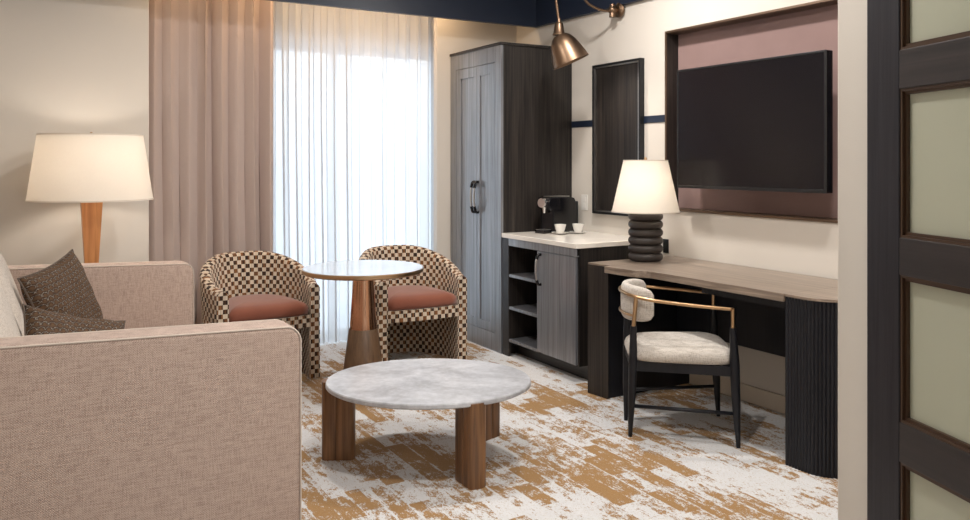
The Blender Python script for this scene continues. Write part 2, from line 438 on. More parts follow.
# ================================================================ CURTAINS
def curtain(x0, x1, y, z0, z1, folds, amp, seed, fold=0.0, thick=0.0):
    rnd = random.Random(seed); bm = bmesh.new()
    n = folds*14; nz = 14
    ph = []; p = 0.0
    for i in range(n+1):
        ph.append(p); p += (0.75+0.5*rnd.random())/n if i % 14 == 0 else 1.0/n
    am = [0.35+1.0*rnd.random() for _ in range(folds+2)]
    sk = [rnd.uniform(-1, 1) for _ in range(folds+2)]
    V = []
    for j in range(nz+1):
        v = j/nz; z = z0+(z1-z0)*v; row = []
        for i in range(n+1):
            f = i/n*folds; k = int(f); fr = f-k
            A = amp*(am[k]*(1-fr)+am[k+1]*fr)*(1.0-0.25*v)
            sh = sk[k]*(1-fr)+sk[k+1]*fr
            w = math.sin(2*PI*f+0.5*sh*math.sin(2.2*v+sh*3))
            w = math.copysign(abs(w)**0.75, w)
            xx = x0+(x1-x0)*(i/n)+0.012*sh*math.sin(PI*v*1.3+sh*2)+fold*(0.6+0.6*abs(sh))*math.sin(4*PI*f)
            row.append(bm.verts.new((xx, y+A*w, z)))
        V.append(row)
    for a, b in zip(V, V[1:]):
        for i in range(n): bm.faces.new((a[i], a[i+1], b[i+1], b[i]))
    if thick:
        bmesh.ops.recalc_face_normals(bm, faces=bm.faces)
        bmesh.ops.solidify(bm, geom=bm.faces[:], thickness=thick)
    return bm
tag(obj('sheer_curtain', curtain(1.50, 2.97, 5.80, 0.012, 2.74, 15, 0.030, 3, fold=0.017), 'sheer', smooth=True, angle=180),
    'white sheer curtain hanging in soft folds in front of the bright window', 'curtain')
tag(obj('drape', curtain(0.70, 1.58, 5.74, 0.012, 2.74, 8, 0.036, 11, fold=0.008, thick=0.002), 'drape', smooth=True, angle=180),
    'taupe pinkish heavy drape gathered at the left of the window', 'curtain')

# ================================================================ SOFA
SO = (0.30, 3.87, 0)
sofa = thing('sofa', 'oatmeal woven two-seat sofa with square arms beside the floor lamp', 'sofa', SO)
def sofa_arm(y0, y1, xf, zt):
    # side outline with a rounded front top corner, top rises slightly to the back
    xb, r = -0.33, 0.055
    pts = [(xb, 0.10), (xf, 0.10)]
    for k in range(9):
        a = PI/2*k/8; pts.append((xf-r+r*math.cos(a), zt-r+r*math.sin(a)))
    pts.append((xb, zt+0.038))
    bm = bmesh.new()
    A = [bm.verts.new((x, y0, z)) for x, z in pts]; C = [bm.verts.new((x, y1, z)) for x, z in pts]
    n = len(pts); f0 = bm.faces.new(A); f1 = bm.faces.new(C[::-1])
    for i in range(n): bm.faces.new((A[i], C[i], C[(i+1) % n], A[(i+1) % n]))
    bmesh.ops.recalc_face_normals(bm, faces=bm.faces)
    es = list(f0.edges)+list(f1.edges)
    bmesh.ops.bevel(bm, geom=es, offset=0.020, segments=4, affect='EDGES', profile=0.5)
    return bm, pts
for y0, y1 in ((2.77, 2.93), (4.79, 4.95)):
    bm, pts = sofa_arm(y0, y1, 0.866, 0.800)
    a = obj('arm', bm, 'sofa', sofa, True, SO, angle=60)
    for yy in (y0+0.004, y1-0.004):
        P = [(x-0.003 if x > 0.5 else x, yy, z-0.003) for x, z in pts[1:]]
        obj('piping', T(P, 0.0030, n=8), 'sofa_lit_edge', a, True, SO)  # thin tube carrying the painted rim light, not real piping
obj('base', B(-0.33, 0.82, 2.93, 4.79, 0.10, 0.30, bev=0.01), 'sofa', sofa, False, SO)
obj('back', B(-0.35, -0.17, 2.93, 4.79, 0.10, 0.90, bev=0.03, seg=3), 'sofa', sofa, True, SO)
for y0, y1 in ((2.935, 3.855), (3.865, 4.785)):
    m = Matrix.Translation(((-0.05+0.83)/2, (y0+y1)/2, 0.375))
    obj('seat_cushion', superq(bmesh.new(), 0.45, (y1-y0)/2, 0.080, 0.3, 0.12, 56, 20, m), 'sofa', sofa, True, SO, angle=180)
    m = Matrix.Translation((-0.115, (y0+y1)/2, 0.705)) @ Matrix.Rotation(math.radians(-19), 4, 'Y')
    obj('back_cushion', superq(bmesh.new(), 0.115, (y1-y0)/2-0.01, 0.285, 0.45, 0.45, 56, 28, m), 'backcush', sofa, True, SO, angle=180)
for x in (-0.28, 0.76):
    for y in (2.83, 4.89): obj('leg', T([(x, y, 0), (x, y, 0.10)], [0.018, 0.025]), 'black', sofa, True, SO)

# throw pillows
def pillow(W, H, th, bend=0.0):
    bm = bmesh.new(); uvl = bm.loops.layers.uv.new('UVMap'); n = 26
    vs = {}; uvc = {}
    def P(i, j, s):
        u, v = -1+2*i/n, -1+2*j/n
        e = min(1-abs(u), 1-abs(v))
        key = (i, j, 0 if e <= 1e-6 else s)
        if key not in vs:
            x = W*u*(1-0.10*(1-v*v)); y = H*v*(1-0.10*(1-u*u))
            z = s*th*((1-u**4)*(1-v**4))**0.55
            z += bend*(u*u+v*v)*0.5 + 0.004*math.sin(9*u+4*v)*math.cos(7*v)*(1 if e > 0 else 0)
            vs[key] = bm.verts.new((x, y, z)); uvc[vs[key]] = ((u+1)*W, (v+1)*H)
        return vs[key]
    for s in (1, -1):
        for i in range(n):
            for j in range(n):
                q = [P(i, j, s), P(i+1, j, s), P(i+1, j+1, s), P(i, j+1, s)]
                if s < 0: q = q[::-1]
                f = bm.faces.new(q)
                for l in f.loops: l[uvl].uv = (uvc[l.vert][0]*2.4, uvc[l.vert][1]*2.4)
    edge = []
    for k in range(n): edge.append((k, 0))
    for k in range(n): edge.append((n, k))
    for k in range(n): edge.append((n-k, n))
    for k in range(n): edge.append((0, n-k))
    epts = [vs[(i, j, 0)].co.copy() for i, j in edge]
    return bm, epts
def frame_from(normal, up):
    z = Vector(normal).normalized(); x = Vector(up).cross(z).normalized(); y = z.cross(x)
    m = Matrix((x, y, z)).transposed().to_4x4(); return m
def throw(label, c, normal, up, roll, W, H, th, bend=0.0):
    o = thing('throw_pillow', label, 'pillow', c, 0, 'patterned throw pillows on the sofa')
    m = frame_from(normal, up) @ Matrix.Rotation(math.radians(roll), 4, 'Z')
    bm, ep = pillow(W, H, th, bend); bmesh.ops.transform(bm, matrix=m, verts=bm.verts)
    obj('cover', bm, 'feather', o, True, angle=180)
    obj('piping', T([m @ p for p in ep], 0.0045, n=6, closed=True), 'pillow_pipe', o, True, angle=180)
throw('brown feather-patterned throw pillow standing upright further along the sofa', (0.185, 4.36, 0.692), (0.80, -0.62, 0.30), (0, 0, 1), 12, 0.215, 0.215, 0.075)
throw('brown feather-patterned throw pillow slumped low just behind the near sofa arm', (0.180, 3.52, 0.610), (0.35, -0.62, 0.70), (0, 0, 1), -24, 0.20, 0.20, 0.075, 0.03)

# ================================================================ FLOOR LAMP
FL = (0.362, 5.20, 0)
fl = thing('floor_lamp', 'floor lamp with a wide cream shade and tapered orange wood stand behind the sofa', 'floor lamp', FL)
obj('base', lathe(bmesh.new(), [(0.13, 0), (0.13, 0.015), (0.12, 0.022)]), 'brass', fl, True)
bm = bmesh.new()
R = []
for z, h in ((0.022, 0.020), (0.5, 0.028), (0.80, 0.037), (1.16, 0.057)):
    R.append([bm.verts.new((sx*h, sy*h, z)) for sx, sy in ((-1, -1), (1, -1), (1, 1), (-1, 1))])
for a, b in zip(R, R[1:]):
    for k in range(4): bm.faces.new((a[k], a[(k+1) % 4], b[(k+1) % 4], b[k]))
bm.faces.new(R[0][::-1]); bm.faces.new(R[-1])
obj('stand', bm, 'orange_wood', fl)
def shade(r0, r1, z0, z1, th=0.003):
    return lathe(bmesh.new(), [(r0, z0), (r1, z1), (r1-th, z1), (r0-th, z0), (r0, z0)], 72, caps=False)
obj('lamp_shade', shade(0.335, 0.281, 1.160, 1.538), 'shade', fl, True)
bm = lathe(bmesh.new(), [(0.337, 1.157), (0.337, 1.165), (0.330, 1.165), (0.330, 1.157), (0.337, 1.157)], 72, caps=False)
obj('shade_trim', bm, 'piping', fl, True)
bm = lathe(bmesh.new(), [(0.283, 1.533), (0.283, 1.541), (0.276, 1.541), (0.276, 1.533), (0.283, 1.533)], 72, caps=False)
obj('shade_trim', bm, 'piping', fl, True)
bm = T([(0, 0, 1.16), (0, 0, 1.525)], 0.006)
for k in range(3):
    a = 2*PI*k/3+0.3; tube(bm, [(0, 0, 1.525), (0.276*math.cos(a), 0.276*math.sin(a), 1.530)], 0.003, 6)
obj('harp', bm, 'brass', fl, True)
obj('finial', lathe(bmesh.new(), [(0.006, 1.525), (0.014, 1.535), (0.012, 1.548), (0.004, 1.556)], 20), 'brass', fl, True)
obj('bulb', lathe(bmesh.new(), [(0.012, 1.20), (0.03, 1.24), (0.03, 1.27), (0.012, 1.30)], 20, (0.05, 0)), 'porcelain', fl, True)

# ================================================================ BARREL CHAIRS
def barrel_path(w, ys, ry, n=44):
    pts = []; ns = 8
    for i in range(ns): pts.append(Vector((w, ys*i/ns)))
    for i in range(n+1):
        a = PI*i/n
        e = 0.88
        c, s_ = math.cos(a), math.sin(a)
        pts.append(Vector((w*math.copysign(abs(c)**e, c), ys+ry*abs(s_)**e)))
    for i in range(ns): pts.append(Vector((-w, ys*(ns-1-i)/ns)))
    return pts
def barrel_chair(label, loc, rot):
    ch = thing('barrel_chair', label, 'armchair', loc, rot, 'checked barrel chairs by the window')
    path = barrel_path(0.290, 0.16, 0.385); N = len(path)
    L = [0]
    for a, b in zip(path, path[1:]): L.append(L[-1]+(b-a).length)
    tot = L[-1]
    bm = bmesh.new(); uvl = bm.loops.layers.uv.new('UVMap')
    th = 0.035; loops = []; uvs = []
    for i, p in enumerate(path):
        d = (path[min(i+1, N-1)]-path[max(i-1, 0)]).normalized(); nrm = Vector((d.y, -d.x))  # outward
        s = L[i]/tot; q = min(1, max(0, (0.5-abs(s-0.5))/0.5))
        zt = 0.600+0.172*(0.5-0.5*math.cos(PI*min(1, q*1.12)))**0.85
        prof = [(1, 0.0), (1, 0.15), (1, 0.3), (1, 0.45), (1, zt-0.03)]
        for k in range(1, 8):
            a = PI*k/8; prof.append((math.cos(a), zt-0.03+0.03*math.sin(a)))
        prof += [(-1, zt-0.03), (-1, 0.45), (-1, 0.3), (-1, 0.15), (-1, 0.0)]
        row = []; vv = 0; last = None; ur = []
        lean = 0.05*q  # the back leans outwards
        for o_, z in prof:
            o2 = o_*th; k = lean*max(0, (z-0.35))/0.43
            bl = 0.022*math.sin(PI*min(1, q*1.6)) ; k += bl; pt = Vector((p.x+nrm.x*(o2+k), p.y+nrm.y*(o2+k), z))
            if last is not None: vv += (pt-last).length
            last = pt; row.append(bm.verts.new(pt)); ur.append(vv)
        # v measured from the floor on both faces
        mx = ur[8]
        loops.append(row); uvs.append([(L[i], (v if v <= mx else 2*mx-v)+0.0 if k2 <= 8 else (2*mx-v)) for k2, v in enumerate(ur)])
    for i in range(N-1):
        for k in range(len(loops[0])-1):
            f = bm.faces.new((loops[i][k], loops[i][k+1], loops[i+1][k+1], loops[i+1][k]))
            idx = ((i, k), (i, k+1), (i+1, k+1), (i+1, k))
            for l, (a, b) in zip(f.loops, idx): l[uvl].uv = uvs[a][b]
    for row, sgn in ((loops[0], 1), (loops[-1], -1)):
        f = bm.faces.new(row)
        for l in f.loops: l[uvl].uv = (l.vert.co.x-path[0].x*sgn+0.0275, l.vert.co.z)
    bmesh.ops.recalc_face_normals(bm, faces=bm.faces)
    obj('shell', bm, 'checker', ch, True, angle=50)
    # inner D outline
    inn = []
    for i, p in enumerate(path):
        d = (path[min(i+1, N-1)]-path[max(i-1, 0)]).normalized(); nrm = Vector((d.y, -d.x))
        inn.append((p.x-nrm.x*(th+0.001), p.y-nrm.y*(th+0.001)))
    # seat rail / deck
    bm = bmesh.new(); uvl = bm.loops.layers.uv.new('UVMap')
    o2 = [(x, max(y, 0.0)) for x, y in inn]
    fr = [(-0.25+0.5*k/12, -0.018*math.sin(PI*k/12)) for k in range(13)][1:-1]
    o2 = o2+fr
    prism(bm, o2, 0.33, 0.405)
    for f in bm.faces:
        for l in f.loops:
            c = l.vert.co
            l[uvl].uv = (c.x+0.0275*0.5, c.z) if abs(f.normal.z) < 0.5 else (c.x, c.y)
    obj('seat_rail', bm, 'checker', ch)
    # cushion
    cu = [(x*0.985, y*0.985+0.004) for x, y in o2]
    pr = [(0.93, 0.404), (0.985, 0.412), (1.0, 0.430), (1.0, 0.448), (0.975, 0.466), (0.92, 0.482), (0.76, 0.496), (0.45, 0.504), (0.1, 0.506)]
    obj('seat_cushion', rings(bmesh.new(), cu, pr), 'rust', ch, True, angle=180)
    return ch
barrel_chair('checked barrel armchair with rust seat, left of the round table', (1.338, 4.92, 0), math.radians(4))
barrel_chair('checked barrel armchair with rust seat, partly behind the round table', (2.320, 4.775, 0), math.radians(-1.5))

# ================================================================ ROUND TABLE
RT = (1.750, 4.415, 0)
rt = thing('pedestal_table', 'round pedestal table with pale glossy top and copper cone base', 'table', RT)
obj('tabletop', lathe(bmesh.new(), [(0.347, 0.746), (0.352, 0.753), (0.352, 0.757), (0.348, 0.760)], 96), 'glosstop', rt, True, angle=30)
obj('rim', lathe(bmesh.new(), [(0.30, 0.728), (0.342, 0.729), (0.354, 0.736), (0.357, 0.748), (0.355, 0.757), (0.3522, 0.757), (0.347, 0.7459), (0.30, 0.7459), (0.30, 0.728)], 96, caps=False), 'brass', rt, True, label='brass rim')
obj('pedestal', lathe(bmesh.new(), [(0.058, 0.728), (0.080, 0.400)], 64), 'copper', rt, True, label='polished copper upper cone')
obj('base', lathe(bmesh.new(), [(0.082, 0.400), (0.085, 0.396), (0.137, 0.012), (0.135, 0.0)], 64), 'bronze', rt, True, label='matt brown lower cone')

# ================================================================ COFFEE TABLE
def coffee():
    C0 = (1.643, 3.326, 0)
    ct = thing('coffee_table', 'low rounded coffee table with grey stone top and three walnut legs', 'coffee table', C0, -math.atan(465/795))
    EA, EB = 0.475, 0.392
    pts = [(EA*math.cos(2*PI*k/120), EB*math.sin(2*PI*k/120)) for k in range(120)]
    obj('tabletop', rings(bmesh.new(), pts, [(0.975, 0.345), (1.0, 0.352), (1.0, 0.365), (0.992, 0.370)]), 'stone', ct, True, angle=30)
    for (x, y, dx, dy) in ((-0.500, 0.015, 1.0, -0.02), (0.240, -0.345, -0.55, 0.83), (0.315, 0.345, -0.65, -0.76)):
        u = Vector((dx, dy)).normalized(); w_ = Vector((-u.y, u.x)); o0 = Vector((x, y))
        bm = bmesh.new()
        for (r0, r1, hw, zt) in ((0.0, 0.085, 0.041, 0.360), (0.060, 0.155, 0.038, 0.3445)):
            pl = []
            for k in range(11):
                t_ = -PI/2+PI*k/10; pl.append((r1-hw*0.5+hw*0.5*math.cos(t_), hw*math.sin(t_)))
            for k in range(11):
                t_ = PI/2+PI*k/10; pl.append((r0+hw*0.5+hw*0.5*math.cos(t_), hw*math.sin(t_)))
            prism(bm, [tuple(o0+u*p+w_*q) for p, q in pl], 0, zt)
        obj('leg', bm, 'walnut', ct, True, angle=35)
coffee()

# ================================================================ WARDROBE
WF = 2.987
wd = thing('wardrobe', 'tall dark oak wardrobe with two panelled doors in the corner', 'wardrobe', ((WF+XW)/2, 5.27, 0)); WO = tuple(wd.location)
Y0w, Y1w = 4.879, 5.655
bm = bmesh.new()
box(bm, WF+0.02, XW-0.002, Y0w, Y0w+0.02, 0, 2.225, bev=0.001)
box(bm, WF+0.02, XW-0.002, Y1w-0.02, Y1w, 0, 2.225)
box(bm, XW-0.02, XW-0.002, Y0w+0.02, Y1w-0.02, 0, 2.225)
box(bm, WF+0.03, XW-0.02, Y0w+0.02, Y1w-0.02, 0.05, 0.07); box(bm, WF+0.03, XW-0.02, Y0w+0.02, Y1w-0.02, 2.19, 2.225)
obj('carcass', bm, 'dwood', wd, False, WO)
DY0, DYm, DY1, DZ0, DZ1 = 4.965, 5.232, 5.560, 0.135, 2.105
bm = bmesh.new()
box(bm, WF, WF+0.02, Y0w, DY0-0.003, 0, 2.225, bev=0.001); box(bm, WF, WF+0.02, DY1+0.003, Y1w, 0, 2.225, bev=0.001)
box(bm, WF, WF+0.02, DY0-0.003, DY1+0.003, DZ1+0.003, 2.225, bev=0.001); box(bm, WF, WF+0.02, DY0-0.003, DY1+0.003, 0, DZ0-0.003, bev=0.001)
obj('face_frame', bm, 'dwood_glare', wd, False, WO)
obj('cornice', B(WF-0.010, XW-0.002, Y0w-0.010, Y1w, 2.225, 2.245, bev=0.002), 'dwood', wd, False, WO)
for a, b, hy in ((DY0, DYm-0.0015, DYm-0.024), (DYm+0.0015, DY1, DYm+0.024)):
    bm = bmesh.new(); w_ = 0.072
    ia, ib, iz0, iz1 = a+w_, b-w_*0.6, DZ0+0.065, DZ1-0.075
    if a > 5.1: ia, ib = a+w_*0.6, b-w_
    box(bm, WF+0.001, WF+0.02, a, ia, DZ0, DZ1, bev=0.0015); box(bm, WF+0.001, WF+0.02, ib, b, DZ0, DZ1, bev=0.0015)
    box(bm, WF+0.001, WF+0.02, ia, ib, DZ0, iz0, bev=0.0015); box(bm, WF+0.001, WF+0.02, ia, ib, iz1, DZ1, bev=0.0015)
    d = obj('door', bm, 'dwood_glare', wd, False, WO)
    obj('door_panel', B(WF+0.010, WF+0.018, ia-0.004, ib+0.004, iz0-0.004, iz1+0.004), 'dwood_glare', d, False, WO)
    pts = spline([(WF+0.002, hy, 1.00), (WF-0.030, hy, 1.03), (WF-0.038, hy, 1.115), (WF-0.030, hy, 1.20), (WF+0.002, hy, 1.23)], 6)
    obj('handle', T(pts, 0.0075, 10), 'steel', d, True, WO)
    bm = bmesh.new()
    tube(bm, spline([(WF+0.002, hy, 1.00), (WF-0.022, hy, 1.006), (WF-0.034, hy, 1.045)], 5), 0.011, 10)
    obj('handle_end', bm, 'plastic', d, True, WO, label='black handle end')
    bm = bmesh.new()
    tube(bm, spline([(WF-0.034, hy, 1.185), (WF-0.022, hy, 1.224), (WF+0.002, hy, 1.23)], 5), 0.011, 10)
    obj('handle_end', bm, 'plastic', d, True, WO, label='black handle end')

# ================================================================ MINIBAR CABINET
MF, MY0, MY1 = 2.992, 3.985, 4.867
mc = thing('cabinet', 'low dark oak cabinet with open shelves and one door under the white worktop', 'cabinet', (3.29, 4.43, 0)); MO = tuple(mc.location)
sh0, sh1 = 4.425, 4.785      # open shelf bay
bm = bmesh.new()
box(bm, MF, MF+0.02, sh1, MY1, 0.0, 0.838, bev=0.001)
box(bm, MF+0.02, XW-0.002, MY1-0.02, MY1, 0.0, 0.838)
box(bm, MF+0.02, XW-0.002, MY0, MY0+0.02, 0.10, 0.838)
box(bm, MF+0.02, XW-0.03, sh1, sh1+0.018, 0.10, 0.838); box(bm, MF+0.005, XW-0.03, sh0-0.018, sh0, 0.10, 0.838)
box(bm, XW-0.02, XW-0.002, MY0+0.02, MY1-0.02, 0.10, 0.838)
box(bm, MF+0.005, MF+0.02, MY0, sh0-0.018, 0.795, 0.838)
box(bm, MF+0.03, XW-0.02, MY0+0.02, sh0-0.018, 0.10, 0.118)
obj('carcass', bm, 'dwood', mc, False, MO)
obj('top_rail', B(MF, MF+0.02, MY0, sh1, 0.787, 0.838, bev=0.001), 'dwood_glare', mc, False, MO)
obj('toe_kick', B(3.10, 3.115, MY0, MY1-0.02, 0, 0.10), 'dwood_h', mc, False, MO)
obj('plinth_side', B(3.115, XW-0.002, MY0, MY0+0.015, 0, 0.10), 'dwood_h', mc, False, MO)
for z in (0.105, 0.335, 0.565):
    obj('shelf', B(MF+0.004, XW-0.02, sh0, sh1, z, z+0.020, bev=0.001), 'dwood_glare', mc, False, MO)
d = obj('door', B(MF, MF+0.02, MY0+0.012, sh0, 0.110, 0.783, bev=0.0015), 'dwood_glare', mc, False, MO)
hy = sh0-0.045
obj('handle', T(spline([(MF+0.002, hy, 0.565), (MF-0.030, hy, 0.585), (MF-0.040, hy, 0.665), (MF-0.030, hy, 0.745), (MF+0.002, hy, 0.765)], 6), 0.0075, 10), 'steel', d, True, MO)
bm = bmesh.new()
tube(bm, spline([(MF+0.002, hy, 0.565), (MF-0.022, hy, 0.570), (MF-0.034, hy, 0.597)], 5), 0.0105, 10)
obj('handle_end', bm, 'plastic', d, True, MO, label='black handle end')
bm = bmesh.new()
tube(bm, spline([(MF-0.034, hy, 0.733), (MF-0.022, hy, 0.760), (MF+0.002, hy, 0.765)], 5), 0.0105, 10)
obj('handle_end', bm, 'plastic', d, True, MO, label='black handle end')
tag(obj('worktop', B(MF-0.008, XW-0.001, MY0-0.006, 4.868, 0.839, 0.870, bev=0.003), 'quartz', smooth=False),
    'white stone worktop on the low dark cabinet', 'worktop')

# coffee machine
cm = thing('coffee_machine', 'black capsule coffee machine with chrome dial on the white worktop', 'coffee machine', (3.362, 4.735, 0.870), math.radians(15)); CO = (3.33, 4.735, 0.0)
CO = (3.33, 4.735, 0.870)
def cmo(nm, bm, mat, smooth=True, lab=None): return obj(nm, bm, mat, cm, smooth, CO, lab)
bm = bmesh.new()
# side outline, extruded through the width
out = [(3.235, 0.873), (3.495, 0.873), (3.500, 0.90), (3.500, 1.09), (3.485, 1.115), (3.44, 1.125), (3.24, 1.130), (3.205, 1.122), (3.190, 1.095), (3.190, 1.06), (3.235, 1.035)]
A = [bm.verts.new((x, 4.675, z)) for x, z in out]; C = [bm.verts.new((x, 4.795, z)) for x, z in out]
f0 = bm.faces.new(A); f1 = bm.faces.new(C[::-1])
for i in range(len(out)): bm.faces.new((A[i], C[i], C[(i+1) % len(out)], A[(i+1) % len(out)]))
bmesh.ops.recalc_face_normals(bm, faces=bm.faces)
bmesh.ops.bevel(bm, geom=list(f0.edges)+list(f1.edges), offset=0.007, segments=3, affect='EDGES')
cmo('body', bm, 'plastic')
bm = lathe(bmesh.new(), [(0.020, -0.006), (0.033, -0.006), (0.036, 0.0), (0.036, 0.022), (0.020, 0.022)], 32)
bmesh.ops.transform(bm, matrix=Matrix.Translation((3.178, 4.735, 1.088)) @ Matrix.Rotation(PI/2, 4, 'Y'), verts=bm.verts)
cmo('dial', bm, 'chrome')
cmo('drip_tray', B(3.155, 3.24, 4.690, 4.780, 0.870, 0.895, bev=0.004), 'plastic')
cmo('drip_grid', B(3.160, 3.236, 4.695, 4.775, 0.8951, 0.8975), 'steel', False)
cmo('spout', T([(3.205, 4.735, 1.06), (3.205, 4.735, 1.015)], [0.016, 0.010]), 'chrome')
cmo('lid', B(3.25, 3.44, 4.69, 4.78, 1.1262, 1.133, bev=0.002), 'steel', False)
cmo('water_tank', B(3.500, 3.545, 4.69, 4.78, 0.885, 1.09, bev=0.006), 'darkmetal')
# cups and saucers
cups = []
for lab, (x, y) in (('left of the two', (3.302, 4.590)), ('right of the two', (3.440, 4.565))):
    s = tag(obj('saucer', lathe(bmesh.new(), [(0.030, 0), (0.034, 0.002), (0.062, 0.010), (0.064, 0.013), (0.060, 0.013), (0.030, 0.006), (0.001, 0.006)], 40), 'porcelain', None, True),
            'white saucer on the worktop, ' + lab + ' before the coffee machine', 'saucer', 'saucers by the coffee machine')
    s.location = (x, y, 0.8702)
    c = thing('cup', 'white espresso cup, ' + lab + ' before the coffee machine', 'cup', (x, y, 0.8765), 0.0, 'cups by the coffee machine')
    obj('bowl', lathe(bmesh.new(), [(0.001, 0), (0.022, 0.0), (0.025, 0.003), (0.034, 0.030), (0.042, 0.062), (0.039, 0.062), (0.031, 0.030), (0.022, 0.006), (0.001, 0.006)], 40, caps=False), 'porcelain', c, True)
    a = 0.7
    P = spline([(0.033, 0, 0.015), (0.050, 0, 0.018), (0.056, 0, 0.035), (0.048, 0, 0.050), (0.037, 0, 0.052)], 5)
    obj('handle', T([(p.x*math.cos(a), p.x*math.sin(a), p.z) for p in P], 0.0035, 8), 'porcelain', c, True)

# ================================================================ WALL PANEL, OUTLETS
wp = thing('wall_panel', 'tall dark wood framed panel on the cream wall right of the wardrobe', 'wall panel', (XW, 4.325, 1.009)); PO = tuple(wp.location)
py0, py1, pz0, pz1, pf = 4.067, 4.584, 1.009, 2.078, XW-0.040
bm = bmesh.new()
for a in ((py0, py0+0.016), (py1-0.016, py1)): box(bm, pf, XW-0.001, a[0], a[1], pz0, pz1, bev=0.001)
for a in ((pz0, pz0+0.016), (pz1-0.016, pz1)): box(bm, pf, XW-0.001, py0+0.016, py1-0.016, a[0], a[1], bev=0.001)
obj('frame', bm, 'darkmetal', wp, False, PO)
obj('board', B(pf+0.012, XW-0.001, py0+0.016, py1-0.016, pz0+0.016, pz1-0.016), 'dwood', wp, False, PO)
bm = bmesh.new()
for a in ((py0+0.016, py0+0.026), (py1-0.026, py1-0.016)): box(bm, pf+0.004, pf+0.0119, a[0], a[1], pz0+0.016, pz1-0.016)
for a in ((pz0+0.016, pz0+0.026), (pz1-0.026, pz1-0.016)): box(bm, pf+0.004, pf+0.0119, py0+0.026, py1-0.026, a[0], a[1])
obj('inner_bevel', bm, 'steel', wp, False, PO, label='thin grey inner edge')
def outlet(label, y, z, mat, w_=0.075, h=0.115):
    o = thing('wall_outlet', label, 'outlet', (XW, y, z))
    obj('plate', B(-0.006, -0.0005, -w_/2, w_/2, -h/2, h/2, bev=0.002), mat, o)
    bm = B(-0.008, -0.006, -0.017, 0.017, 0.006, 0.040, bev=0.001); box(bm, -0.008, -0.006, -0.017, 0.017, -0.040, -0.006, bev=0.001)
    obj('socket', bm, mat, o)
outlet('white outlet plate on the wall just right of the coffee machine', 4.72, 1.08, 'porcelain')
outlet('small dark outlet plate on the wall behind the desk lamp base', 3.86, 0.835, 'darkmetal', 0.05, 0.09)

# ================================================================ TV RECESS PANEL + TV
fp = thing('upholstered_panel', 'mauve fabric panel with bronze frame set in the wall behind the television', 'wall panel', (XW, 3.13, NZ0)); FO = tuple(fp.location)
obj('fabric', B(3.712, 3.734, NY0+0.012, NY1-0.012, NZ0+0.012, NZ1-0.012), 'mauve', fp, False, FO)
bm = bmesh.new()
bm.free()
for a in ((NY0, NY0+0.012), (NY1-0.012, NY1)): obj('side_liner', B(XW-0.004, 3.734, a[0]+0.0005, a[1]-0.0005, NZ0+0.0005, NZ1-0.0005), 'dwood', fp, False, FO)
for a in ((NZ0, NZ0+0.012), (NZ1-0.012, NZ1)):
    obj('liner', B(XW-0.004, 3.734, NY0+0.012, NY1-0.012, a[0]+0.0005, a[1]-0.0005), 'frame_metal', fp, False, FO)
bm = bmesh.new()
for a in ((NY0-0.004, NY0+0.010), (NY1-0.010, NY1+0.004)): box(bm, XW-0.012, XW-0.004, a[0], a[1], NZ0-0.004, NZ1+0.004, bev=0.001)
for a in ((NZ0-0.004, NZ0+0.010), (NZ1-0.010, NZ1+0.004)): box(bm, XW-0.012, XW-0.004, NY0+0.010, NY1-0.010, a[0], a[1], bev=0.001)
obj('frame', bm, 'frame_metal', fp, False, FO)
tv = thing('television', 'wall-mounted black flat-screen television on the mauve panel', 'television', (3.52, 3.10, 1.22)); TO = tuple(tv.location)
ty0, ty1, tz0, tz1, tf = 2.577, 3.624, 1.222, 1.944, 3.488
obj('housing', B(tf+0.004, tf+0.055, ty0, ty1, tz0, tz1, bev=0.004), 'plastic', tv, False, TO)
obj('screen', B(tf+0.001, tf+0.0039, ty0+0.012, ty1-0.012, tz0+0.018, tz1-0.012), 'screen', tv, False, TO)
bm = bmesh.new()
for a in ((ty0, ty0+0.012), (ty1-0.012, ty1)): box(bm, tf-0.001, tf+0.0039, a[0], a[1], tz0, tz1, bev=0.0008)
for a in ((tz0, tz0+0.018), (tz1-0.012, tz1)): box(bm, tf-0.001, tf+0.0039, ty0+0.012, ty1-0.012, a[0], a[1], bev=0.0008)
obj('bezel', bm, 'darkmetal', tv, False, TO)
obj('wall_mount', B(tf+0.055, 3.7115, 2.85, 3.35, 1.40, 1.75), 'plastic', tv, False, TO)

# ================================================================ DESK
dk = thing('desk', 'long built-in desk with grey-brown top and two dark plinths along the wall', 'desk', (3.29, 3.0, 0)); DO = tuple(dk.location)
XB = XW-0.013
arc = []
for k in range(9):
    a = PI+PI/2*k/8; arc.append((3.16+0.145*math.cos(a), 2.335+0.145*math.sin(a)))
front = [(2.905, 3.605), (2.925, 3.385), (2.985, 3.300), (3.002, 2.44)]
obj('desktop', prism(bmesh.new(), [(XB, 2.441), (XB, 3.605)]+front, 0.742, 0.780, bev=0.002), 'desk_top', dk, False, DO)
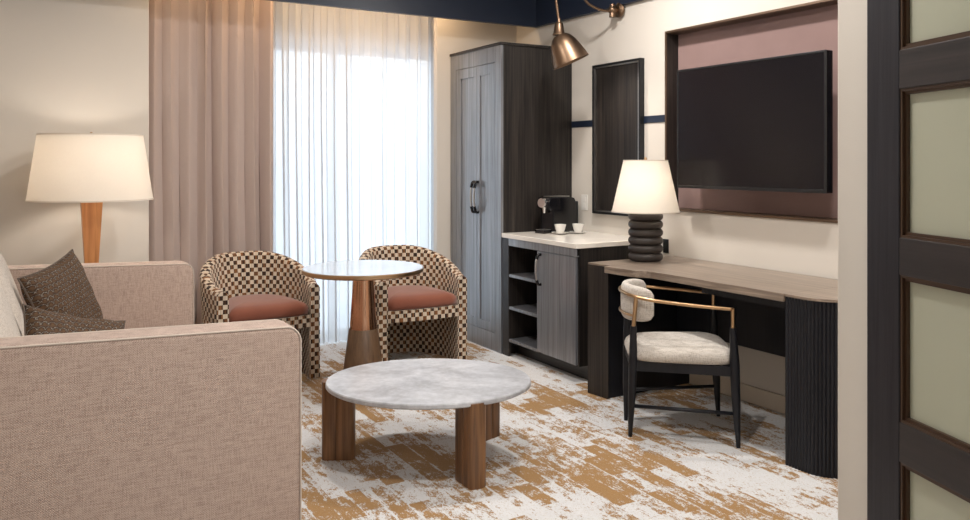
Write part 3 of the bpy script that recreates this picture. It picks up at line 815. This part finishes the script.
# thin veneer caps over the plinths
obj('left_cap', prism(bmesh.new(), [(2.948, 3.606), (XB, 3.606), (XB, 3.795), (2.935, 3.795)], 0.770, 0.780, bev=0.001), 'desk_top', dk, False, DO)
capo = [(3.005, 2.440)]+[(3.16+0.155*math.cos(PI+PI/2*k/8), 2.335+0.155*math.sin(PI+PI/2*k/8)) for k in range(9)]+[(XB, 2.18), (XB, 2.440)]
obj('right_cap', prism(bmesh.new(), capo, 0.768, 0.780, bev=0.001), 'desk_top', dk, False, DO)
obj('left_plinth', prism(bmesh.new(), [(2.960, 3.640), (XB, 3.640), (XB, 3.793), (2.942, 3.793)], 0, 0.769), 'black', dk, False, DO)
obj('left_plinth_face', prism(bmesh.new(), [(2.952, 3.628), (2.960, 3.640), (2.942, 3.793), (2.930, 3.793)], 0, 0.769), 'dwood', dk, False, DO)
path = [(3.015, 2.440)]+[(3.015, 2.440-0.105*k/10) for k in range(1, 11)]+arc[1:]+[(3.16+(XB-3.16)*k/20, 2.19) for k in range(1, 21)]
# resample and flute
P = [Vector(p) for p in path]; Ls = [0]
for a, b in zip(P, P[1:]): Ls.append(Ls[-1]+(b-a).length)
def at(s):
    for i in range(len(P)-1):
        if Ls[i+1] >= s: 
            t_ = (s-Ls[i])/(Ls[i+1]-Ls[i]); return P[i].lerp(P[i+1], t_), (P[i+1]-P[i]).normalized()
    return P[-1], (P[-1]-P[-2]).normalized()
pit = 0.0165; nr = int(Ls[-1]/pit); outl = []
for r in range(nr):
    for q in (0.0, 0.15, 0.35, 0.5, 0.65, 0.85):
        p, d = at((r+q)*pit); nrm = Vector((d.y, -d.x))
        outl.append(tuple(p - nrm*(-1)*0 + (-nrm)*(-1)*0.0055*math.sin(PI*q)))
outl += [(XB, 2.19), (XB, 2.440)]
obj('right_plinth', prism(bmesh.new(), outl, 0, 0.767), 'black', dk, True, DO, angle=25)
obj('modesty_panel', B(3.50, 3.52, 2.441, 3.639, 0.345, 0.741), 'black', dk, False, DO)
obj('under_drawer', B(3.06, 3.50, 2.45, 3.0, 0.70, 0.741), 'black', dk, False, DO)

# ================================================================ DESK LAMP
dl = thing('table_lamp', 'desk lamp with stacked dark rings and a cream cone shade', 'table lamp', (3.287, 3.684, 0.7805))
prof = [(0.085, 0.0)]
for k in range(6):
    z0 = 0.002+0.0487*k
    for q in range(9):
        a = -PI/2+PI*q/8; prof.append((0.084+0.021*math.cos(a), z0+0.0243+0.0238*math.sin(a)))
prof.append((0.05, 0.296))
obj('lamp_base', lathe(bmesh.new(), prof, 64), 'stack', dl, True, angle=60)
obj('stem', T([(0, 0, 0.29), (0, 0, 0.60)], 0.006), 'brass', dl, True)
obj('lamp_shade', shade(0.203, 0.133, 0.298, 0.610), 'shade', dl, True)
bm = lathe(bmesh.new(), [(0.205, 0.296), (0.205, 0.302), (0.199, 0.302), (0.199, 0.296), (0.205, 0.296)], 64, caps=False)
obj('shade_trim', bm, 'piping', dl, True)
bm = lathe(bmesh.new(), [(0.135, 0.606), (0.135, 0.612), (0.129, 0.612), (0.129, 0.606), (0.135, 0.606)], 64, caps=False)
obj('shade_trim', bm, 'piping', dl, True)
bm = bmesh.new()
for k in range(3):
    a = 2*PI*k/3+0.3; tube(bm, [(0, 0, 0.600), (0.13*math.cos(a), 0.13*math.sin(a), 0.604)], 0.002, 6)
obj('spider', bm, 'brass', dl, True)
obj('finial', lathe(bmesh.new(), [(0.005, 0.60), (0.011, 0.612), (0.009, 0.624), (0.003, 0.630)], 16), 'brass', dl, True)

# ================================================================ WALL LIGHT
sc = thing('wall_light', 'bronze swing-arm wall light with a bell shade below the navy ceiling edge', 'wall light', (XW-0.035, 4.30, 2.431)); SO2 = tuple(sc.location)
def sco(nm, bm, smooth=True, mat='brass_dk', lab=None): return obj(nm, bm, mat, sc, smooth, SO2, lab)
bm = lathe(bmesh.new(), [(0.052, 0), (0.052, 0.012), (0.040, 0.022), (0.022, 0.026)], 32)
bmesh.ops.transform(bm, matrix=Matrix.Translation((XW-0.0205, 4.30, 2.436)) @ Matrix.Rotation(-PI/2, 4, 'Y'), verts=bm.verts)
sco('wall_plate', bm)
bm = superq(bmesh.new(), 0.030, 0.030, 0.030, 1, 1, 24, 12, Matrix.Translation((XW-0.085, 4.30, 2.431)))
tube(bm, [(XW-0.085, 4.30, 2.471), (XW-0.085, 4.30, 2.381)], [0.018, 0.022], 16)
tube(bm, [(XW-0.04, 4.30, 2.431), (XW-0.085, 4.30, 2.431)], 0.014, 12)
sco('joint', bm)
sx, sy = 3.155, 4.400
sco('arm', T(spline([(XW-0.085, 4.30, 2.424), (XW-0.17, 4.31, 2.424), (XW-0.27, 4.33, 2.462), (XW-0.33, 4.345, 2.545), (XW-0.365, 4.35, 2.60), (sx-0.015, sy, 2.60), (sx-0.022, sy+0.004, 2.50), (sx+0.000, sy, 2.330)], 10), 0.0095, 12))
# shade, tilted
m = Matrix.Translation((sx, sy, 2.250)) @ Matrix.Rotation(math.radians(-23), 4, Vector((0.5, 0.864, 0)).normalized())
m2 = Matrix.Translation((sx, sy, 2.310))
bm = lathe(bmesh.new(), [(0.010, 0.045), (0.014, 0.02), (0.026, 0.012), (0.030, 0.0), (0.038, -0.055), (0.044, -0.062), (0.044, -0.07)], 32)
bmesh.ops.transform(bm, matrix=m2, verts=bm.verts); sco('socket_cap', bm)
prof = [(0.040, -0.062), (0.060, -0.078), (0.082, -0.115), (0.098, -0.165), (0.112, -0.215), (0.118, -0.245), (0.115, -0.245), (0.108, -0.215), (0.094, -0.165), (0.078, -0.118), (0.056, -0.082), (0.036, -0.066)]
bm = lathe(bmesh.new(), prof, 48, caps=False)
bmesh.ops.translate(bm, verts=bm.verts, vec=(0, 0, 0.06))
bmesh.ops.transform(bm, matrix=Matrix.Translation((0, 0, -0.06)), verts=bm.verts)
bmesh.ops.scale(bm, vec=(1.1, 1.1, 1.08), verts=bm.verts)
bmesh.ops.translate(bm, verts=bm.verts, vec=(0, 0, 0.055))
bmesh.ops.transform(bm, matrix=m, verts=bm.verts)
sco('lamp_shade', bm, lab='aged bronze bell shade')

# ================================================================ DESK CHAIR
Fv = Vector((0.866, -0.5)); 
dc = thing('desk_chair', 'black wood desk chair with light seat, padded back and brass arm rail', 'chair', (2.722, 3.185, 0), math.atan2(-0.5, 0.866)-math.radians(5.5))
def dco(nm, bm, mat, smooth=True, lab=None, angle=180): return obj(nm, bm, mat, dc, smooth, label=lab, angle=angle)
for s in (-1, 1):
    dco('leg', T([(0.0, s*0.125, 0), (0.005, s*0.150, 0.20), (0.010, s*0.172, 0.38), (0.010, s*0.192, 0.57)], [0.010, 0.019, 0.022, 0.015], 14), 'black', angle=60)
    dco('leg', T([(0.506, s*0.240, 0), (0.496, s*0.240, 0.20), (0.488, s*0.240, 0.40), (0.480, s*0.240, 0.578)], [0.010, 0.020, 0.024, 0.015], 14), 'black', angle=60)
    dco('stretcher', T([(0.004, s*0.143, 0.160), (0.498, s*0.240, 0.163)], 0.009, 10), 'black')
# apron
bm = bmesh.new()
for s in (-1, 1):
    pts = [(0.01, s*0.160), (0.485, s*0.228), (0.485, s*0.250), (0.01, s*0.182)]
    if s > 0: pts = pts[::-1]
    prism(bm, pts, 0.345, 0.392)
box(bm, 0.475, 0.497, -0.232, 0.232, 0.345, 0.392); box(bm, 0.0, 0.02, -0.165, 0.165, 0.345, 0.392)
dco('seat_frame', bm, 'black', False)
# seat cushion : rounded trapezoid
ol = []
for k in range(64):
    t_ = 2*PI*k/64; c, s_ = math.cos(t_), math.sin(t_)
    cx = math.copysign(abs(c)**0.42, c); sy_ = math.copysign(abs(s_)**0.42, s_)
    x = 0.250+0.262*cx; wy = 0.195+0.055*(cx+1)/2*1.0+0.01
    ol.append((x, wy*sy_))
pr = [(0.90, 0.392), (0.975, 0.398), (1.0, 0.414), (1.0, 0.426), (0.975, 0.443), (0.93, 0.454), (0.82, 0.464), (0.62, 0.474), (0.35, 0.481), (0.1, 0.483)]
dco('seat', rings(bmesh.new(), ol, pr), 'chair_fab')
# brass rail + posts
rail = spline([(0.480, -0.240, 0.668), (0.39, -0.243, 0.675), (0.25, -0.243, 0.688), (0.09, -0.222, 0.703), (0.01, -0.165, 0.713), (-0.03, -0.08, 0.718), (-0.042, 0, 0.720), (-0.03, 0.08, 0.718), (0.01, 0.165, 0.713), (0.09, 0.222, 0.703), (0.25, 0.243, 0.688), (0.39, 0.243, 0.675), (0.480, 0.240, 0.668)], 6)
dco('arm_rail', T(rail, 0.0085, 12), 'brass', lab='brass arm rail')
for s in (-1, 1):
    dco('rail_post', T([(0.480, s*0.240, 0.570), (0.480, s*0.240, 0.672)], 0.0095, 12), 'brass', angle=60)
    dco('rail_post', T([(0.010, s*0.192, 0.562), (0.024, s*0.181, 0.711)], 0.0105, 12), 'brass', angle=60)
dco('back_rail', T(spline([(0.020, -0.186, 0.615), (-0.015, -0.12, 0.615), (-0.034, -0.06, 0.615), (-0.041, 0, 0.615), (-0.034, 0.06, 0.615), (-0.015, 0.12, 0.615), (0.020, 0.186, 0.615)], 6), 0.007, 10), 'brass')
# curved pad
bm = bmesh.new(); rows = []
na, npf = 28, 20
for i in range(na+1):
    s = -1+2*i/na; a = s*math.radians(78)
    end = (1-abs(s)**5)**0.5 if abs(s) < 1 else 0.0
    cxp, cyp = 0.145-0.158*math.cos(a), 0.178*math.sin(a)
    nx, ny = -math.cos(a), math.sin(a)
    row = []
    for k in range(npf):
        b = 2*PI*k/npf
        tt = 0.024*max(end, 0.12)*math.copysign(abs(math.cos(b))**0.7, math.cos(b))
        zz = 0.090*(0.55+0.45*end)*math.copysign(abs(math.sin(b))**0.45, math.sin(b))
        row.append(bm.verts.new((cxp+nx*tt, cyp+ny*tt, 0.668+zz)))
    rows.append(row)
for a, b in zip(rows, rows[1:]):
    for k in range(npf): bm.faces.new((a[k], a[(k+1) % npf], b[(k+1) % npf], b[k]))
bm.faces.new(rows[0][::-1]); bm.faces.new(rows[-1])
bmesh.ops.recalc_face_normals(bm, faces=bm.faces)
dco('backrest', bm, 'chair_fab')

# ================================================================ LIGHT
W = bpy.data.worlds.new('sky'); SC.world = W; W.use_nodes = True
nt = W.node_tree; nt.nodes.clear()
o = nt.nodes.new('ShaderNodeOutputWorld'); bg = nt.nodes.new('ShaderNodeBackground')
tcn = nt.nodes.new('ShaderNodeTexCoord'); sp = nt.nodes.new('ShaderNodeSeparateXYZ'); rp = nt.nodes.new('ShaderNodeValToRGB')
mp = nt.nodes.new('ShaderNodeMapRange'); mp.inputs[1].default_value = -0.3; mp.inputs[2].default_value = 0.5
nt.links.new(tcn.outputs['Generated'], sp.inputs[0]); nt.links.new(sp.outputs[2], mp.inputs[0]); nt.links.new(mp.outputs[0], rp.inputs[0])
e = rp.color_ramp.elements
e[0].position = 0.0; e[0].color = (0.62, 0.72, 0.86, 1); e[1].position = 1.0; e[1].color = (0.78, 0.88, 1.0, 1)
x = e.new(0.36); x.color = (0.60, 0.70, 0.84, 1); x = e.new(0.42); x.color = (0.86, 0.93, 1.0, 1)
nt.links.new(rp.outputs[0], bg.inputs[0]); bg.inputs[1].default_value = 2.5
nt.links.new(bg.outputs[0], o.inputs[0])

def area(name, loc, rot, sx, sy, power, color=(1, 1, 1), portal=False, shape='RECTANGLE', spread=None):
    l = bpy.data.lights.new(name, 'AREA'); l.shape = shape; l.size = sx
    if shape == 'RECTANGLE': l.size_y = sy
    l.energy = power; l.color = color
    if spread: l.spread = spread
    if portal: l.cycles.is_portal = True
    ob = bpy.data.objects.new(name, l); COL.objects.link(ob); ob.location = loc; ob.rotation_euler = rot
    return ob
area('window_portal', (2.29, 6.06, 1.15), (-PI/2, 0, 0), 1.42, 2.2, 1, portal=True)
area('rear_fill_portal', (1.6, -3.11, 1.5), (PI/2, 0, 0), 2.5, 1.75, 1, portal=True)  # sky light through the added rear window
WARM = (1.0, 0.89, 0.77); WARM2 = (1.0, 0.955, 0.91)
for nm, x, y, p in (('ceiling_fill_a', 2.75, 3.55, 22), ('ceiling_fill_b', 1.35, 3.9, 16), ('ceiling_fill_c', 1.3, 1.9, 22), ('ceiling_fill_d', 2.75, 2.0, 16), ('ceiling_fill_e', 1.4, -0.6, 20)):  # unseen ceiling lamps added as fill to brighten the room
    area(nm, (x, y, 2.885), (0, 0, 0), 0.16, 0.16, p, WARM2, shape='DISK')
area('cove_strip', (2.2, 5.50, 2.735), (0, 0, 0), 1.5, 0.05, 8, (1.0, 0.66, 0.36))
area('cove_strip_left', (1.0, 5.50, 2.735), (0, 0, 0), 0.6, 0.05, 1.3, (1.0, 0.66, 0.36))
def point(name, loc, power, color, r=0.04):
    l = bpy.data.lights.new(name, 'POINT'); l.energy = power; l.color = color; l.shadow_soft_size = r
    ob = bpy.data.objects.new(name, l); COL.objects.link(ob); ob.location = loc
point('floor_lamp_bulb', (FL[0], FL[1], 1.36), 4.2, WARM, 0.06)
point('desk_lamp_bulb', (3.287, 3.684, 1.22), 1.6, WARM, 0.05)
l = bpy.data.lights.new('wall_light_bulb', 'SPOT'); l.energy = 9; l.color = WARM; l.spot_size = 1.9; l.spot_blend = 0.9; l.shadow_soft_size = 0.03
ob = bpy.data.objects.new('wall_light_bulb', l); COL.objects.link(ob)
axis = (m.to_3x3() @ Vector((0, 0, -1))).normalized()
ob.location = m @ Vector((0, 0, -0.16)); ob.rotation_euler = axis.to_track_quat('-Z', 'Y').to_euler()

# ================================================================ CAMERA
cd = bpy.data.cameras.new('camera'); cam = bpy.data.objects.new('camera', cd); COL.objects.link(cam)
cd.sensor_width = 36.0; cd.lens = 36.0*795/970; cd.shift_y = -98/970
cam.location = (0, 0, 1.38); cam.rotation_euler = (PI/2, 0, -math.atan(465/795))
cd.clip_start = 0.05
SC.camera = cam
SC.view_settings.view_transform = 'Standard'; SC.view_settings.look = 'None'
SC.view_settings.gamma = 1.0; SC.view_settings.exposure = 0.5; SC.view_settings.use_curve_mapping = False
